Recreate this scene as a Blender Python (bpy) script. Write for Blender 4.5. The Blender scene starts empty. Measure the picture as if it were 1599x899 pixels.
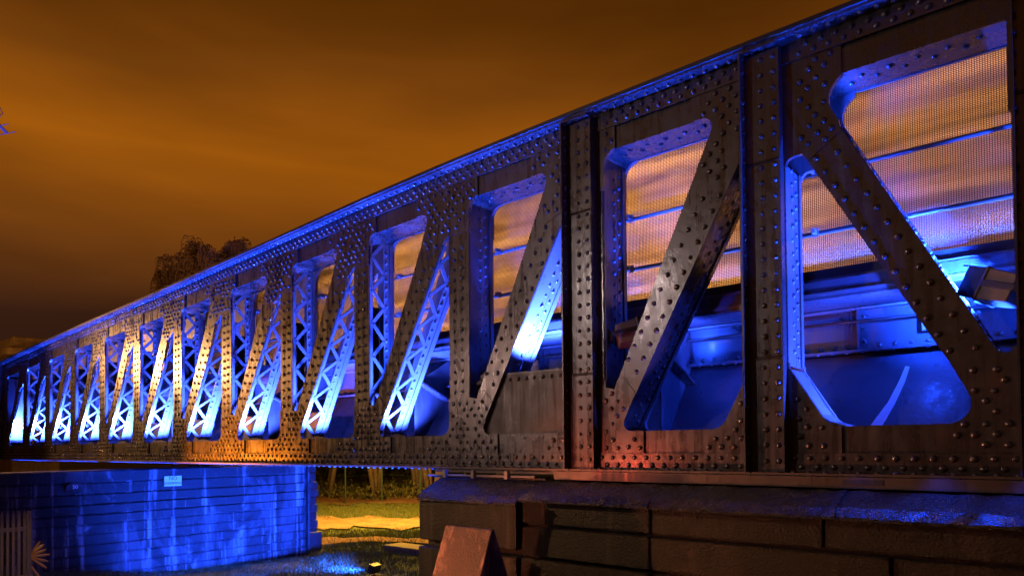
import bpy, bmesh, math, random
from mathutils import Vector, Matrix
from mathutils.geometry import delaunay_2d_cdt
random.seed(7)
R = math.radians
C = bpy.context.scene.collection
sc = bpy.context.scene

# ------------------------------------------------------------------ camera
CAMP = Vector((1.8128, -5.0341, -.1120))
yaw, pitch, roll = .693083, .0191405, -.0093873
f0 = Vector((-math.sin(yaw), math.cos(yaw), 0)); r0 = Vector((math.cos(yaw), math.sin(yaw), 0)); u0 = Vector((0, 0, 1))
fw = f0*math.cos(pitch) + u0*math.sin(pitch); up = u0*math.cos(pitch) - f0*math.sin(pitch)
rt = r0*math.cos(roll) + up*math.sin(roll); up2 = up*math.cos(roll) - r0*math.sin(roll)
cam = bpy.data.cameras.new('camera'); camo = bpy.data.objects.new('camera', cam); C.objects.link(camo)
camo.matrix_world = Matrix(((rt.x, up2.x, -fw.x, CAMP.x), (rt.y, up2.y, -fw.y, CAMP.y), (rt.z, up2.z, -fw.z, CAMP.z), (0, 0, 0, 1)))
FPX = 1059.8
cam.sensor_width = 36; cam.lens = FPX/1599*36; cam.shift_y = 225.4/1599
cam.clip_start = .05; cam.clip_end = 2000
sc.camera = camo
def pix(P):
    v = Vector(P) - CAMP; z = v.dot(fw)
    if z < .1: return None
    return 799.5 + FPX*v.dot(rt)/z, 449.5 + 225.4 - FPX*v.dot(up2)/z, z

# ------------------------------------------------------------------ node helpers
class NT:
    def __init__(s, tree): s.t = tree; s.n = tree.nodes; s.l = tree.links
    def new(s, typ, ins=None, **kw):
        n = s.n.new(typ)
        for k, v in kw.items(): setattr(n, k, v)
        for k, v in (ins or {}).items():
            if hasattr(v, 'is_output'): s.l.new(v, n.inputs[k])
            else: n.inputs[k].default_value = v
        return n
    def ramp(s, fac, stops):
        n = s.n.new('ShaderNodeValToRGB'); s.l.new(fac, n.inputs[0]); e = n.color_ramp.elements
        while len(e) < len(stops): e.new(.5)
        for q, (p, c) in zip(e, stops):
            q.position = p; q.color = (c, c, c, 1) if isinstance(c, (int, float)) else (*c, 1)
        return n.outputs[0]
    def math(s, op, a, b=0.):
        return s.new('ShaderNodeMath', {0: a, 1: b}, operation=op).outputs[0]
    def mix(s, f, a, b):
        n = s.new('ShaderNodeMix', data_type='RGBA')
        for k, v in ((0, f), (6, a), (7, b)):
            if hasattr(v, 'is_output'): s.l.new(v, n.inputs[k])
            else: n.inputs[k].default_value = v if k == 0 or len(v) == 4 else (*v, 1)
        return n.outputs[2]
def noise(t, co, scale, det=4, rough=.55, dist=0.):
    return t.new('ShaderNodeTexNoise', {'Vector': co, 'Scale': scale, 'Detail': det, 'Roughness': rough, 'Distortion': dist}).outputs[0]
def mapping(t, co, scale=(1, 1, 1), loc=(0, 0, 0), rot=(0, 0, 0)):
    return t.new('ShaderNodeMapping', {'Vector': co, 'Scale': scale, 'Location': loc, 'Rotation': rot}).outputs[0]
MATS = {}
def newmat(name):
    m = bpy.data.materials.new(name); m.use_nodes = True; t = NT(m.node_tree); t.n.clear()
    b = t.new('ShaderNodeBsdfPrincipled'); o = t.new('ShaderNodeOutputMaterial'); t.l.new(b.outputs[0], o.inputs[0])
    co = t.new('ShaderNodeNewGeometry').outputs['Position']
    MATS[name] = m
    return m, t, b, co
def setc(t, b, key, v):
    if hasattr(v, 'is_output'): t.l.new(v, b.inputs[key])
    else: b.inputs[key].default_value = v if not isinstance(v, tuple) or len(v) == 4 else (*v, 1)
def bump(t, b, h, strength, dist=.01):
    n = t.new('ShaderNodeBump', {'Height': h, 'Strength': strength, 'Distance': dist}); t.l.new(n.outputs[0], b.inputs['Normal'])

# ------------------------------------------------------------------ world: night cloud lit by town sodium light
w = bpy.data.worlds.new('World'); sc.world = w; w.use_nodes = True
t = NT(w.node_tree); t.n.clear()
d = t.new('ShaderNodeTexCoord').outputs['Generated']
sx = t.new('ShaderNodeSeparateXYZ', {0: d})
zz = sx.outputs[2]
n1 = noise(t, mapping(t, d, (1.1, 1.1, 4.2), (.3, .1, .2), (0, R(-13), R(20))), 1.5, 2.5, .5, .8)
n2 = noise(t, mapping(t, d, (2.0, 2.0, 9.), (4, 1.7, 2), (0, R(-12), R(30))), 1.6, 4, .5, .3)
e = t.math('ADD', zz, t.math('MULTIPLY', t.math('SUBTRACT', n1, .5), .12))
col = t.ramp(e, [(0., (.018, .007, .004)), (.17, (.032, .0105, .0048)), (.265, (.125, .036, .0045)), (.37, (.29, .080, .0032)), (.46, (.150, .042, .0032)), (.55, (.082, .0225, .0012)), (1., (.05, .0135, .0007))])
br = t.new('ShaderNodeMapRange', {0: n2, 1: .3, 2: .72, 3: .85, 4: 1.15}).outputs[0]
gd = (rt*((360-799.5)/FPX) + up2*((675-300)/FPX) + fw).normalized()   # the town's glow on the cloud
dp = t.new('ShaderNodeVectorMath', {0: d, 1: tuple(gd)}, operation='DOT_PRODUCT').outputs['Value']
gl_ = t.new('ShaderNodeMapRange', {0: dp, 1: .80, 2: 1., 3: .90, 4: 1.14}, interpolation_type='SMOOTHSTEP').outputs[0]
SKY = t.new('ShaderNodeBackground', {'Color': col, 'Strength': t.math('MULTIPLY', br, gl_)})
t.l.new(SKY.outputs[0], t.new('ShaderNodeOutputWorld').inputs[0])

# ------------------------------------------------------------------ exposure
vs = sc.view_settings; vs.view_transform = 'Standard'; vs.look = 'None'; vs.exposure = 0; vs.gamma = 1; vs.use_curve_mapping = False
sc.cycles.max_bounces = 6; sc.cycles.use_denoising = True; sc.cycles.sample_clamp_indirect = 3

# ------------------------------------------------------------------ lamps (the bridge's floodlights, the street lamps near it, and added fill lights)
BLUE = (.011, .060, 1.0); ICE = (.034, .080, 1.0); SODIUM = (1., .50, .17)
def spot(name, loc, aim, power, color, angle, blend=.5, radius=.03):
    l = bpy.data.lights.new(name, 'SPOT'); l.energy = power; l.color = color; l.spot_size = R(angle); l.spot_blend = blend; l.shadow_soft_size = radius
    o = bpy.data.objects.new(name, l); C.objects.link(o); o.location = loc
    o.rotation_euler = (Vector(aim) - Vector(loc)).to_track_quat('-Z', 'Y').to_euler(); return o
def point(name, loc, power, color, radius=.1):
    l = bpy.data.lights.new(name, 'POINT'); l.energy = power; l.color = color; l.shadow_soft_size = radius
    o = bpy.data.objects.new(name, l); C.objects.link(o); o.location = loc; return o
# sodium street lamps in front of the bridge, one added fill, unseen coloured spots
spot('street_and_fill_light', (-16.2, -2.9, 2.0), (-10.8, 0, .8), 1700, (1., .47, .17), 120, .9, .10)
spot('street_and_fill_light', (-7.0, -5.6, 1.2), (-1.2, 0, .7), 250, (1., .60, .50), 100, .9, .08)
spot('street_and_fill_light', (-4.6, -6.4, 2.6), (-.6, 0, .75), 370, (1., .74, .70), 90, .9, .05)  # added neutral fill for sheen on the near steel
spot('orange_spot_light', (-9.6, -2.1, -.85), (-8.0, 0, .02), 2400, (1., .24, .012), 56, 1., .05)
spot('red_spot_light', (-1.9, -1.5, -.50), (-1.15, 0, .10), 60, (1., .10, .05), 60, 1., .03)
spot('red_spot_light', (-3.4, -2.6, -1.4), (-2.0, -1.2, -1.1), 620, (1., .25, .09), 60, 1., .05)
# unseen backlights added behind the mesh panels, and lamps over the far path
for lx, lp in ((2.0, 130), (-1.4, 450), (-4.8, 620), (-8.2, 520), (-11.6, 430)):
    point('panel_backlight', (lx, 2.5, 2.15), lp, (1., .44, .115), .25)
spot('path_lamp_light', (-15.5, 9.5, 3.2), (-16.5, 9.5, -2.6), 9500, (1., .50, .06), 140, .8, .2)
spot('path_lamp_light', (-12.9, 8.6, 3.2), (-12.9, 7.0, -2.6), 3600, (1., .56, .07), 140, .8, .2)

# ------------------------------------------------------------------ materials
def metal(name, base, rough=.36, rust=.25, bstr=.25, spec=.5, wet=True):
    m, t, b, co = newmat(name)
    n = noise(t, co, 2.3, 6, .6); f = noise(t, co, 60, 3, .6); st = noise(t, mapping(t, co, (9, 9, .8)), 2., 5, .6)
    c = t.mix(t.ramp(n, [(.35, 0.), (.75, 1.)]), tuple(x*.8 for x in base), tuple(x*1.25 for x in base))
    rs = t.ramp(t.math('MULTIPLY', st, n), [(.30, 0.), (.46, 1.)])
    c = t.mix(t.math('MULTIPLY', rs, rust), c, (.11, .048, .02))
    setc(t, b, 'Base Color', c)
    chip = t.ramp(noise(t, co, 26, 4, .7), [(.64, 0.), (.70, 1.)])
    c2 = t.mix(t.math('MULTIPLY', chip, rust), c, (.095, .055, .035)); setc(t, b, 'Base Color', c2)
    run = noise(t, mapping(t, co, (14, 14, .9), (3, 1, 7)), 1.6, 5, .6)
    setc(t, b, 'Roughness', t.new('ShaderNodeMapRange', {0: t.math('ADD', t.math('MULTIPLY', run, .6), t.math('MULTIPLY', noise(t, co, 7, 5, .65), .4)), 1: .34, 2: .66, 3: rough*.55, 4: rough*1.6}).outputs[0])
    b.inputs['Specular IOR Level'].default_value = spec
    bump(t, b, t.math('ADD', t.math('MULTIPLY', f, .35), noise(t, co, 14, 3)), bstr, .006)
    return m
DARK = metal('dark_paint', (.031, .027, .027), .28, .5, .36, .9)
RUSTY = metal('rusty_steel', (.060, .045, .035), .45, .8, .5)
LIT_PALE = metal('lit_pale_paint', (.09, .095, .105), .38, .08, .15)  # inner faces lightened above the outer paint to look brightly lit
DECK = metal('deck_paint', (.042, .047, .06), .36, .75, .6)
HOUS = metal('lamp_housing', (.16, .13, .105), .45, .1, .05)
BLK = metal('black_paint', (.018, .017, .017), .45, .1, .1)
WIRE = metal('mesh_wire', (.045, .043, .045), .45, .1, 0)
GALV = metal('galvanised_steel', (.22, .20, .19), .45, .3, .1)
FENCEG = metal('green_paint', (.02, .045, .02), .5, .1, .1)
def panel_mat():
    m, t, b, co = newmat('translucent_panel'); t.n.remove(b)
    out = [n for n in t.n if n.type == 'OUTPUT_MATERIAL'][0]
    light_bands = t.ramp(noise(t, mapping(t, co, (.42, 1., 5.), (0, 0, 0), (0, R(-7), 0)), 1.6, 4, .55, .3), [(.36, 0.), (.64, 1.)])  # slanted streaks of light painted into the panel tint
    blue_bands = t.ramp(noise(t, mapping(t, co, (.40, 1., 4.2), (3, 0, 5), (0, R(-8), 0)), 1.7, 4, .55, .4), [(.38, .06), (.62, .62)])  # painted bands that take on more of the blue light
    c = t.mix(light_bands, (.46, .36, .25), (.95, .84, .66))
    tr = t.new('ShaderNodeBsdfTranslucent', {0: c}); df = t.new('ShaderNodeBsdfDiffuse', {0: (.62, .60, .66, 1)})
    gl = t.new('ShaderNodeBsdfGlossy', {0: (.8, .8, .8, 1), 'Roughness': .28})
    m1 = t.new('ShaderNodeMixShader', {0: blue_bands, 1: tr.outputs[0], 2: df.outputs[0]})
    m2 = t.new('ShaderNodeMixShader', {0: .10, 1: m1.outputs[0], 2: gl.outputs[0]})
    t.l.new(m2.outputs[0], out.inputs[0]); return m
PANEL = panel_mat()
def stone(name, base, scale=1., bstr=.6, stain=.7, rough=.8, streak=True, hi=1.7, lo=.22, mott=0.):
    m, t, b, co = newmat(name)
    n = noise(t, co, 1.6*scale, 7, .65); f = noise(t, co, 22*scale, 5, .7)
    v = noise(t, mapping(t, co, (1.5, 1.5, .22)), 2.6*scale, 6, .62, .4)
    dk = tuple(x*lo for x in base); lt = tuple(min(.8, x*hi) for x in base)
    c = t.mix(t.ramp(n, [(.38, 0.), (.62, 1.)]), tuple(x*.7 for x in base), base)
    if streak:
        c = t.mix(t.math('MULTIPLY', t.ramp(v, [(.34, 1.), (.50, 0.)]), stain), c, dk)
        c = t.mix(t.math('MULTIPLY', t.ramp(v, [(.56, 0.), (.68, 1.)]), .75), c, lt)
    c = t.mix(t.math('MULTIPLY', t.ramp(f, [(.3, 1.), (.5, 0.)]), .5), c, dk)
    c = t.mix(t.ramp(noise(t, co, 55*scale, 2, .5), [(.70, 0.), (.76, .8)]), c, lt)
    if mott:
        g = noise(t, mapping(t, co, (1, 1, .7)), .95, 7, .68, .6)
        c = t.mix(t.math('MULTIPLY', t.ramp(g, [(.49, 1.), (.55, 0.)]), .95), c, dk)
        g2 = noise(t, mapping(t, co, (3.2, 3.2, .16), (2, 5, 1)), 1.5, 5, .6)
        c = t.mix(t.math('MULTIPLY', t.ramp(g2, [(.57, 0.), (.66, 1.)]), .8), c, lt)
    setc(t, b, 'Base Color', c); setc(t, b, 'Roughness', t.new('ShaderNodeMapRange', {0: f, 1: .3, 2: .7, 3: rough*.6, 4: rough*1.1}).outputs[0])
    bump(t, b, t.math('ADD', t.math('MULTIPLY', n, .6), f), bstr, .02); return m
SHADED_CONC = stone('shaded_concrete', (.018, .017, .017), 1.5, .8, .8, .5, False)  # near-black base in place of shade outside the floodlight's cone
CONC = stone('board_marked_concrete', (.060, .060, .064), 1.25, .8, 1., .75, True, 4.2, .05, .5)
PIER = stone('weathered_stone', (.026, .017, .012), 2.6, 2.4, 1., .5, True, 2.6, .12, .5)
WEDGE = stone('sandstone', (.24, .15, .10), 3.2, 1.2, .8, .7, True, 1.9, .2, .4)
LEDGE = stone('wet_stone', (.022, .020, .02), 2.6, 1.6, .6, .30, False)
TOWER = stone('tower_stone', (.25, .17, .1), 1., .6, .6, .8)
def ground_mat():
    m, t, b, co = newmat('grass_ground')
    n = noise(t, co, .5, 5, .6); f = noise(t, co, 12, 5, .7)
    c = t.mix(n, (.06, .09, .014), (.13, .16, .03)); c = t.mix(t.ramp(f, [(.35, 1.), (.6, 0.)]), c, (.02, .018, .008))
    setc(t, b, 'Base Color', c); setc(t, b, 'Roughness', .9); bump(t, b, f, .9, .06); return m
GROUND = ground_mat()
def simple(name, a, c2, sc_, rough, bs=.3):
    m, t, b, co = newmat(name); n = noise(t, co, sc_, 6, .65)
    setc(t, b, 'Base Color', t.mix(t.ramp(n, [(.35, 0.), (.65, 1.)]), a, c2)); setc(t, b, 'Roughness', rough); bump(t, b, n, bs, .03); return m
PATH = simple('sandy_path', (.10, .06, .03), (.20, .125, .07), 2., .85)
LITTER = simple('leaf_litter', (.05, .022, .01), (.15, .06, .025), 9., .9, .8)
BARK = simple('bark', (.10, .075, .05), (.20, .15, .10), 9., .9, .9)
TWIG = simple('twig', (.10, .065, .03), (.17, .10, .045), 4., .9, .2)
LEAF = simple('leaf', (.035, .05, .015), (.10, .085, .02), 3., .8, .1)
BLADE = simple('grass_blade', (.05, .075, .018), (.12, .13, .035), 3., .7, .1)
TIMBER = simple('old_timber', (.10, .07, .045), (.2, .14, .09), 14., .85, .4)
SIGNW = simple('sign_face', (.62, .62, .60), (.72, .72, .70), 6., .5, .05)
SIGNB = simple('sign_ink', (.03, .03, .035), (.04, .04, .045), 5., .6, 0)
FAN = simple('yellow_paint', (.42, .25, .07), (.55, .34, .10), 20., .5, .1)
def emit(name, col, s):
    m = bpy.data.materials.new(name); m.use_nodes = True; t = NT(m.node_tree); t.n.clear()
    em = t.new('ShaderNodeEmission', {0: (*col, 1), 1: s}); o = t.new('ShaderNodeOutputMaterial'); t.l.new(em.outputs[0], o.inputs[0]); return m
GLASS = emit('lit_floodlight_glass', (.25, .42, 1.), 9.)

# ------------------------------------------------------------------ mesh helpers
def link(o, parent=None):
    C.objects.link(o)
    if parent is not None:
        o.parent = parent
        if o.matrix_parent_inverse == Matrix.Identity(4):
            root = parent
            M = Matrix.Identity(4); q = parent
            while q is not None: M = q.matrix_basis @ M if q.parent is None else q.matrix_parent_inverse @ q.matrix_basis @ M if False else M; q = q.parent
            o.matrix_parent_inverse = base_inv(parent)
    return o
BASE = {}
def base_inv(p):
    # parts are modelled in world coordinates; only the root Empty is moved
    return BASE.get(p.name, Matrix.Identity(4))
class MB:
    def __init__(s): s.v = []; s.f = []
    def add(s, vs_, fs):
        o = len(s.v); s.v += [tuple(q) for q in vs_]; s.f += [tuple(i+o for i in f) for f in fs]; return s
    def box(s, x0, x1, y0, y1, z0, z1):
        return s.add([(x0,y0,z0),(x1,y0,z0),(x1,y1,z0),(x0,y1,z0),(x0,y0,z1),(x1,y0,z1),(x1,y1,z1),(x0,y1,z1)],
                     [(0,3,2,1),(4,5,6,7),(0,1,5,4),(1,2,6,5),(2,3,7,6),(3,0,4,7)])
    def hexa(s, b, tp):   # bottom 4, top 4
        return s.add(list(b)+list(tp), [(0,3,2,1),(4,5,6,7),(0,1,5,4),(1,2,6,5),(2,3,7,6),(3,0,4,7)])
    def bar(s, a, b, w_, h, nrm):   # bar from a to b, width w_ across, thickness h along nrm
        a = Vector(a); b = Vector(b); n = Vector(nrm).normalized(); d_ = (b-a).normalized(); c = d_.cross(n).normalized()*w_/2; n = n*h/2
        return s.hexa([a-c-n, a+c-n, b+c-n, b-c-n], [a-c+n, a+c+n, b+c+n, b-c+n])
    def tube(s, pts, rad, seg=6):
        rings = []; pts = [Vector(p_) for p_ in pts]
        for i, p_ in enumerate(pts):
            d_ = (pts[min(i+1, len(pts)-1)] - pts[max(i-1, 0)]).normalized()
            a = d_.cross(Vector((0, 0, 1)) if abs(d_.z) < .9 else Vector((1, 0, 0))).normalized(); b = d_.cross(a)
            r_ = rad[i] if isinstance(rad, (list, tuple)) else rad
            rings.append([p_ + (a*math.cos(k*2*math.pi/seg) + b*math.sin(k*2*math.pi/seg))*r_ for k in range(seg)])
        fs = []
        for i in range(len(rings)-1):
            for k in range(seg):
                q = (k+1) % seg; fs.append((i*seg+k, (i+1)*seg+k, (i+1)*seg+q, i*seg+q))
        fs.append(tuple(range(seg))); fs.append(tuple((len(rings)-1)*seg + k for k in reversed(range(seg))))
        return s.add([v for r_ in rings for v in r_], fs)
    def build(s, name, mat, parent=None, smooth=False, fix=True):
        me = bpy.data.meshes.new(name); me.from_pydata(s.v, [], s.f); me.materials.append(mat)
        if fix:
            bm = bmesh.new(); bm.from_mesh(me); bmesh.ops.remove_doubles(bm, verts=bm.verts, dist=2e-5); bmesh.ops.recalc_face_normals(bm, faces=bm.faces); bm.to_mesh(me); bm.free()
        if smooth: me.polygons.foreach_set('use_smooth', [True]*len(me.polygons))
        o = bpy.data.objects.new(name, me); return link(o, parent)
def bevelled(o, w_=.012, seg=2):
    m = o.modifiers.new('bevel', 'BEVEL'); m.width = w_; m.segments = seg; m.limit_method = 'ANGLE'; return o
def thing(name, label, cat, loc=(0, 0, 0), group=None):
    o = bpy.data.objects.new(name, None); C.objects.link(o); o.location = loc; o['label'] = label; o['category'] = cat
    o.empty_display_size = .2
    if group: o['group'] = group
    BASE[o.name] = Matrix.Translation(-Vector(loc)); return o
def tag(o, label, cat, group=None):
    o['label'] = label; o['category'] = cat
    if group: o['group'] = group
    return o
def kind(o, k): o['kind'] = k; return o
def roundpoly(pts, seg=6):
    out = []; n = len(pts)
    for i, p_ in enumerate(pts):
        r_ = p_[2] if len(p_) > 2 else 0
        P = Vector(p_[:2])
        if r_ <= 0: out.append(P); continue
        a = Vector(pts[i-1][:2]) - P; b = Vector(pts[(i+1) % n][:2]) - P; la, lb = a.length, b.length; a.normalize(); b.normalize()
        ang = a.angle(b); tn = min(r_/math.tan(ang/2), la*.48, lb*.48); rr = tn*math.tan(ang/2)
        cen = P + (a+b).normalized()*(rr/math.sin(ang/2)); s0 = P + a*tn - cen; s1 = P + b*tn - cen
        a0 = math.atan2(s0.y, s0.x); da = (math.atan2(s1.y, s1.x) - a0 + math.pi) % (2*math.pi) - math.pi
        for k in range(seg+1):
            q = a0 + da*k/seg; out.append(cen + Vector((math.cos(q), math.sin(q)))*rr)
    return out
def inside(P, poly):
    c = False; x, y = P[0], P[1]; j = len(poly)-1
    for i in range(len(poly)):
        a, b = poly[i], poly[j]
        if (a[1] > y) != (b[1] > y) and x < (b[0]-a[0])*(y-a[1])/(b[1]-a[1]) + a[0]: c = not c
        j = i
    return c
def plate(name, inc, holes, y0, y1, mat, parent, build=True, mb=None):
    polys = [[Vector(p_[:2]) for p_ in q] for q in inc + holes]
    vs_, fc = [], []
    for q in polys: fc.append(list(range(len(vs_), len(vs_)+len(q)))); vs_ += q
    ov, oe, of, *_ = delaunay_2d_cdt(vs_, [], fc, 0, 1e-5)
    keep = []
    for f in of:
        cpt = sum((ov[i] for i in f), Vector((0, 0)))/len(f)
        if any(inside(cpt, q) for q in polys[:len(inc)]) and not any(inside(cpt, q) for q in polys[len(inc):]): keep.append(list(f))
    used = sorted({i for f in keep for i in f}); rm_ = {q: i for i, q in enumerate(used)}; ov = [ov[q] for q in used]; keep = [[rm_[i] for i in f] for f in keep]
    n = len(ov); V = [(v.x, y0, v.y) for v in ov] + [(v.x, y1, v.y) for v in ov]; F = []; ed = {}
    for f in keep:
        a = sum((ov[f[i]].x*ov[f[(i+1) % 3]].y - ov[f[(i+1) % 3]].x*ov[f[i]].y) for i in range(3))
        if a < 0: f = f[::-1]
        F.append(tuple(f)); F.append(tuple(i+n for i in reversed(f)))
        for i in range(3): ed[(f[i], f[(i+1) % 3])] = 1
    for (a, b) in ed:
        if (b, a) not in ed: F.append((a, a+n, b+n, b))
    m = mb or MB(); m.add(V, F)
    if not build: return m
    return m.build(name, mat, parent, fix=False)
def dist_ok(x, z, poly, mg):
    return all(inside((x+mg*math.cos(k*math.pi/4), z+mg*math.sin(k*math.pi/4)), poly) for k in range(8))
def clear_of(x, z, holes, mg):
    return not any(inside((x+mg*math.cos(k*math.pi/4), z+mg*math.sin(k*math.pi/4)), h) for h in holes for k in range(8))

# ------------------------------------------------------------------ bridge
ZT = [(-22, 1.98), (-19.2, 2.10), (-16.4, 2.24), (-13, 2.377), (-11, 2.447), (-10, 2.49), (-7.46, 2.605), (-5.5, 2.69), (-4.5, 2.735), (-3., 2.78), (-1.6, 2.797), (0, 2.805), (1.6, 2.80), (5, 2.74)]
def zt(x):
    for (a, za), (b, zb) in zip(ZT, ZT[1:]):
        if x <= b: return za + (zb-za)*(x-a)/(b-a)
    return ZT[-1][1]
def wt(x): return zt(x) - .37
BR = thing('truss_bridge', 'long dark riveted steel truss bridge lit blue from within, crossing the whole photograph', 'bridge', (-9, .2, -.33))
W_ = .37      # distance between the outer and the inner web of each truss member
PITCH = 1.6
NP = 12       # post k at x = -1.6*k , k = -2 .. NP
RIV = []      # (pos, normal, parent, big)
def riv(x, y, z, n, par, s=1.):
    h = math.sin(x*127.1+z*311.7+y*74.7)*43758.5453; h -= math.floor(h)
    RIV.append((Vector((x+(h-.5)*.006, y, z)), n, par, s*(.88+.24*h)))
FN = (0, -1, 0)
def xr_(k): return -PITCH*k
ALLW = []     # all window outlines (outer web)
BAYS = []
for k in range(-1, NP+1):
    # bay k lies between post k-1 (right, x=Xr) and post k (left, x=Xl)
    Xl, Xr = -PITCH*k, -PITCH*(k-1)
    if k in (0, -1):
        up_ = [(Xl+.475, wt(Xl)-.02, .16), (Xl+.56, wt(Xl+.5), 0), (Xr-.07, wt(Xr), .07), (Xr-.07, .42, 0), (Xl+1.474, .42, 0)]
        up_ = [(Xl+.43, wt(Xl+.4), .16), (Xr-.07, wt(Xr), .07), (Xr-.07, .42, 0), (Xl+1.474, .42, 0)]
        lo_ = [(Xl+.235, 1.94, .10), (Xl+.355, 1.945, .0), (Xl+1.215, .38, 0), (Xl+1.40, 0, .13), (Xl+.50, 0, .16), (Xl+.235, .43, .05)]
    else:
        pw = .28 if k > 1 else .30
        if k == 2: pw = .29
        rr = -.075 if k in (1, 2) else -.005
        up_ = [(Xl+pw, .38, 0), (Xl+pw, wt(Xl+pw), .13), (Xr-.265, wt(Xr-.3), .085), (Xl+.385, .36, 0)]
        top = min(2.05, wt(Xr) - .375)
        slope = .535
        lo_ = [(Xr+rr, .38 if k == 1 else 0, .02 if k == 1 else .11), (Xr+rr, top, .02), (Xr-.085, top-.01, .03)]
        zz_ = .2; xb = Xl+.53
        lo_ += [(xb, zz_, 0), (xb-.095, 0, .17)]
        if k == 1: lo_ += [(Xr-.27, 0, .14)]
    U_, L_ = roundpoly(up_), roundpoly(lo_)
    BAYS.append((k, Xl, Xr, U_, L_)); ALLW += [U_, L_]
def near_windows(x0, x1): return [q for q in ALLW if max(p_[0] for p_ in q) > x0 and min(p_[0] for p_ in q) < x1]
BOTG, TOPG = {}, {}
for k in range(-2, NP+1):
    X = xr_(k); z1 = zt(X) - .18
    if k <= -1:
        BOTG[k] = [(X-.46, -.185), (X+.48, -.185), (X+.48, .1), (X+.20, .45), (X-.06, .45), (X-.22, .43), (X-.41, .34), (X-.46, .05)]
        TOPG[k] = [(X-.06, z1), (X+.62, z1), (X+.62, wt(X)-.03), (X+.60, wt(X)-.2), (X+.68, 2.03), (X+.42, 1.87), (X-.06, 1.87)]
    elif k == 0:
        BOTG[k] = [(X-.42, -.185), (X+.58, -.185), (X+.58, .1), (X+.2, .5), (X-.05, .5), (X-.42, .1)]
        TOPG[k] = [(X-.48, zt(X-.48)-.18), (X, z1), (X+.62, z1), (X+.62, wt(X)-.03), (X+.57, wt(X)-.2), (X+.61, 2.03), (X+.39, 1.88), (X-.04, 1.88), (X-.2, 1.82), (X-.44, 1.95), (X-.46, wt(X))]
    else:
        BOTG[k] = [(X-.36, -.185), (X+.66, -.185), (X+.66, .05), (X+.58, .33), (X+.47, .46), (X+.30, .44), (X+.27, .385), (X-.02, .385), (X-.06, .1), (X-.36, .1)]
        TOPG[k] = [(X-.48, zt(X-.48)-.18), (X+.02, z1), (X+.42, zt(X+.42)-.18), (X+.42, wt(X+.42)-.05), (X+.29, wt(X)-.33), (X, wt(X)-.32), (X-.10, wt(X)-.40), (X-.35, wt(X)-.50), (X-.50, wt(X)+.01)]
HEADS = []
def web(y, out):
    s = 1 if out else -1      # proud direction
    def yy(a, b): return (y+a, y+b) if out else (y-b, y-a)
    for k in range(-2, NP+1):
        X = xr_(k); z1 = zt(X)
        g = plate('gusset_plate', [BOTG[k]], near_windows(X-.8, X+.9), *yy(-.016, .026), DARK if out else LIT_PALE, BR)
        g2 = plate('gusset_plate', [TOPG[k]], near_windows(X-.9, X+.9), *yy(-.015, .026), DARK if out else LIT_PALE, BR)
        if out:
            random.seed(k+50)
            for gg, poly in ((g, BOTG[k]), (g2, TOPG[k])):
                xs = [p_[0] for p_ in poly]; zs = [p_[1] for p_ in poly]; hl = near_windows(X-.9, X+.9)
                z = min(zs)+.048; row = 0
                while z < max(zs):
                    x = min(xs)+.045 + (row % 2)*.052
                    while x < max(xs):
                        jx, jz = random.uniform(-.008, .008), random.uniform(-.006, .006)
                        if random.random() > .12 and dist_ok(x+jx, z+jz, poly, .03) and clear_of(x+jx, z+jz, hl, .034) and not (k in (-1, 0, 1) and -.06 < x-X < .30):
                            riv(x+jx, y-.016, z+jz, FN, gg)
                        x += .104
                    z += .066; row += 1
        mem = plate('vertical_post', [[(X, -.18), (X+(.23 if k < 1 else .28), -.18), (X+(.23 if k < 1 else .28), z1-.2), (X, z1-.2)]], near_windows(X-.5, X+.6), *yy(-.006, .010), DARK if out else LIT_PALE, BR)
        if out and k not in (-1, 0, 1):
            zr = .44
            while zr < wt(X)-.38:
                for q in (.075, .185): riv(X+q, y-.006, zr + (.0 if q < .1 else .008), FN, mem)
                zr += .106
        HEADS.append(mem)
    for (k, Xl, Xr, U_, L_) in BAYS:
        if k in (0, -1):
            a0, a1 = Vector((Xl+.28, 2.30)), Vector((Xl+1.5, .05)); off = Vector((.55, 0))
            quad = [(Xl+.165, 2.28), (Xl+.52, 2.22), (Xr-.1, .35), (Xr-.1, .1), (Xl+1.33, .16)]
        else:
            quad = [(Xl+.33, .15), (Xl+.62, .05), (Xr-.0, 2.2), (Xr-.30, wt(Xr)+.0), (Xl+.36, .36)]
        d_ = plate('diagonal', [quad], [U_, L_] , *yy(-.009, .004), DARK if out else LIT_PALE, BR)
        if out:
            if k in (0, -1): A, B = Vector((Xl+.455, 2.0)), Vector((Xl+1.31, .41)); wd = .062
            else:
                A, B = Vector((Xl+.50, .44)), Vector((Xr-.235, wt(Xr)-.47)); wd = .062
            dd = (B-A); L = dd.length; dd.normalize(); nn = Vector((-dd.y, dd.x)); q = 0
            while q < L:
                for sgn in (-1, 1):
                    P = A + dd*(q + (.03 if sgn > 0 else -.03)) + nn*wd*sgn
                    if clear_of(P.x, P.y, [U_, L_], .02) and clear_of(P.x, P.y, [BOTG[k], TOPG[k-1], TOPG[k], BOTG[k-1]], .02): riv(P.x, y-.009, P.y, FN, d_)
                q += .125
        xm = [Xl, Xl+.4, Xl+.8, Xl+1.2, Xr]
        if k == -1: pass
        plate('top_chord_web', [[(x, wt(x)-.0) for x in xm] + [(x, zt(x)-.05) for x in reversed(xm)]], [U_], *yy(.003, .024), DARK if out else LIT_PALE, BR)
        plate('bottom_chord_web', [[(Xl, -.32), (Xr, -.32), (Xr, .002), (Xl, .002)]], [L_], *yy(.003, .024), DARK if out else LIT_PALE, BR)
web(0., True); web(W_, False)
X0, X1 = xr_(NP)+.0, PITCH*2
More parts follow.
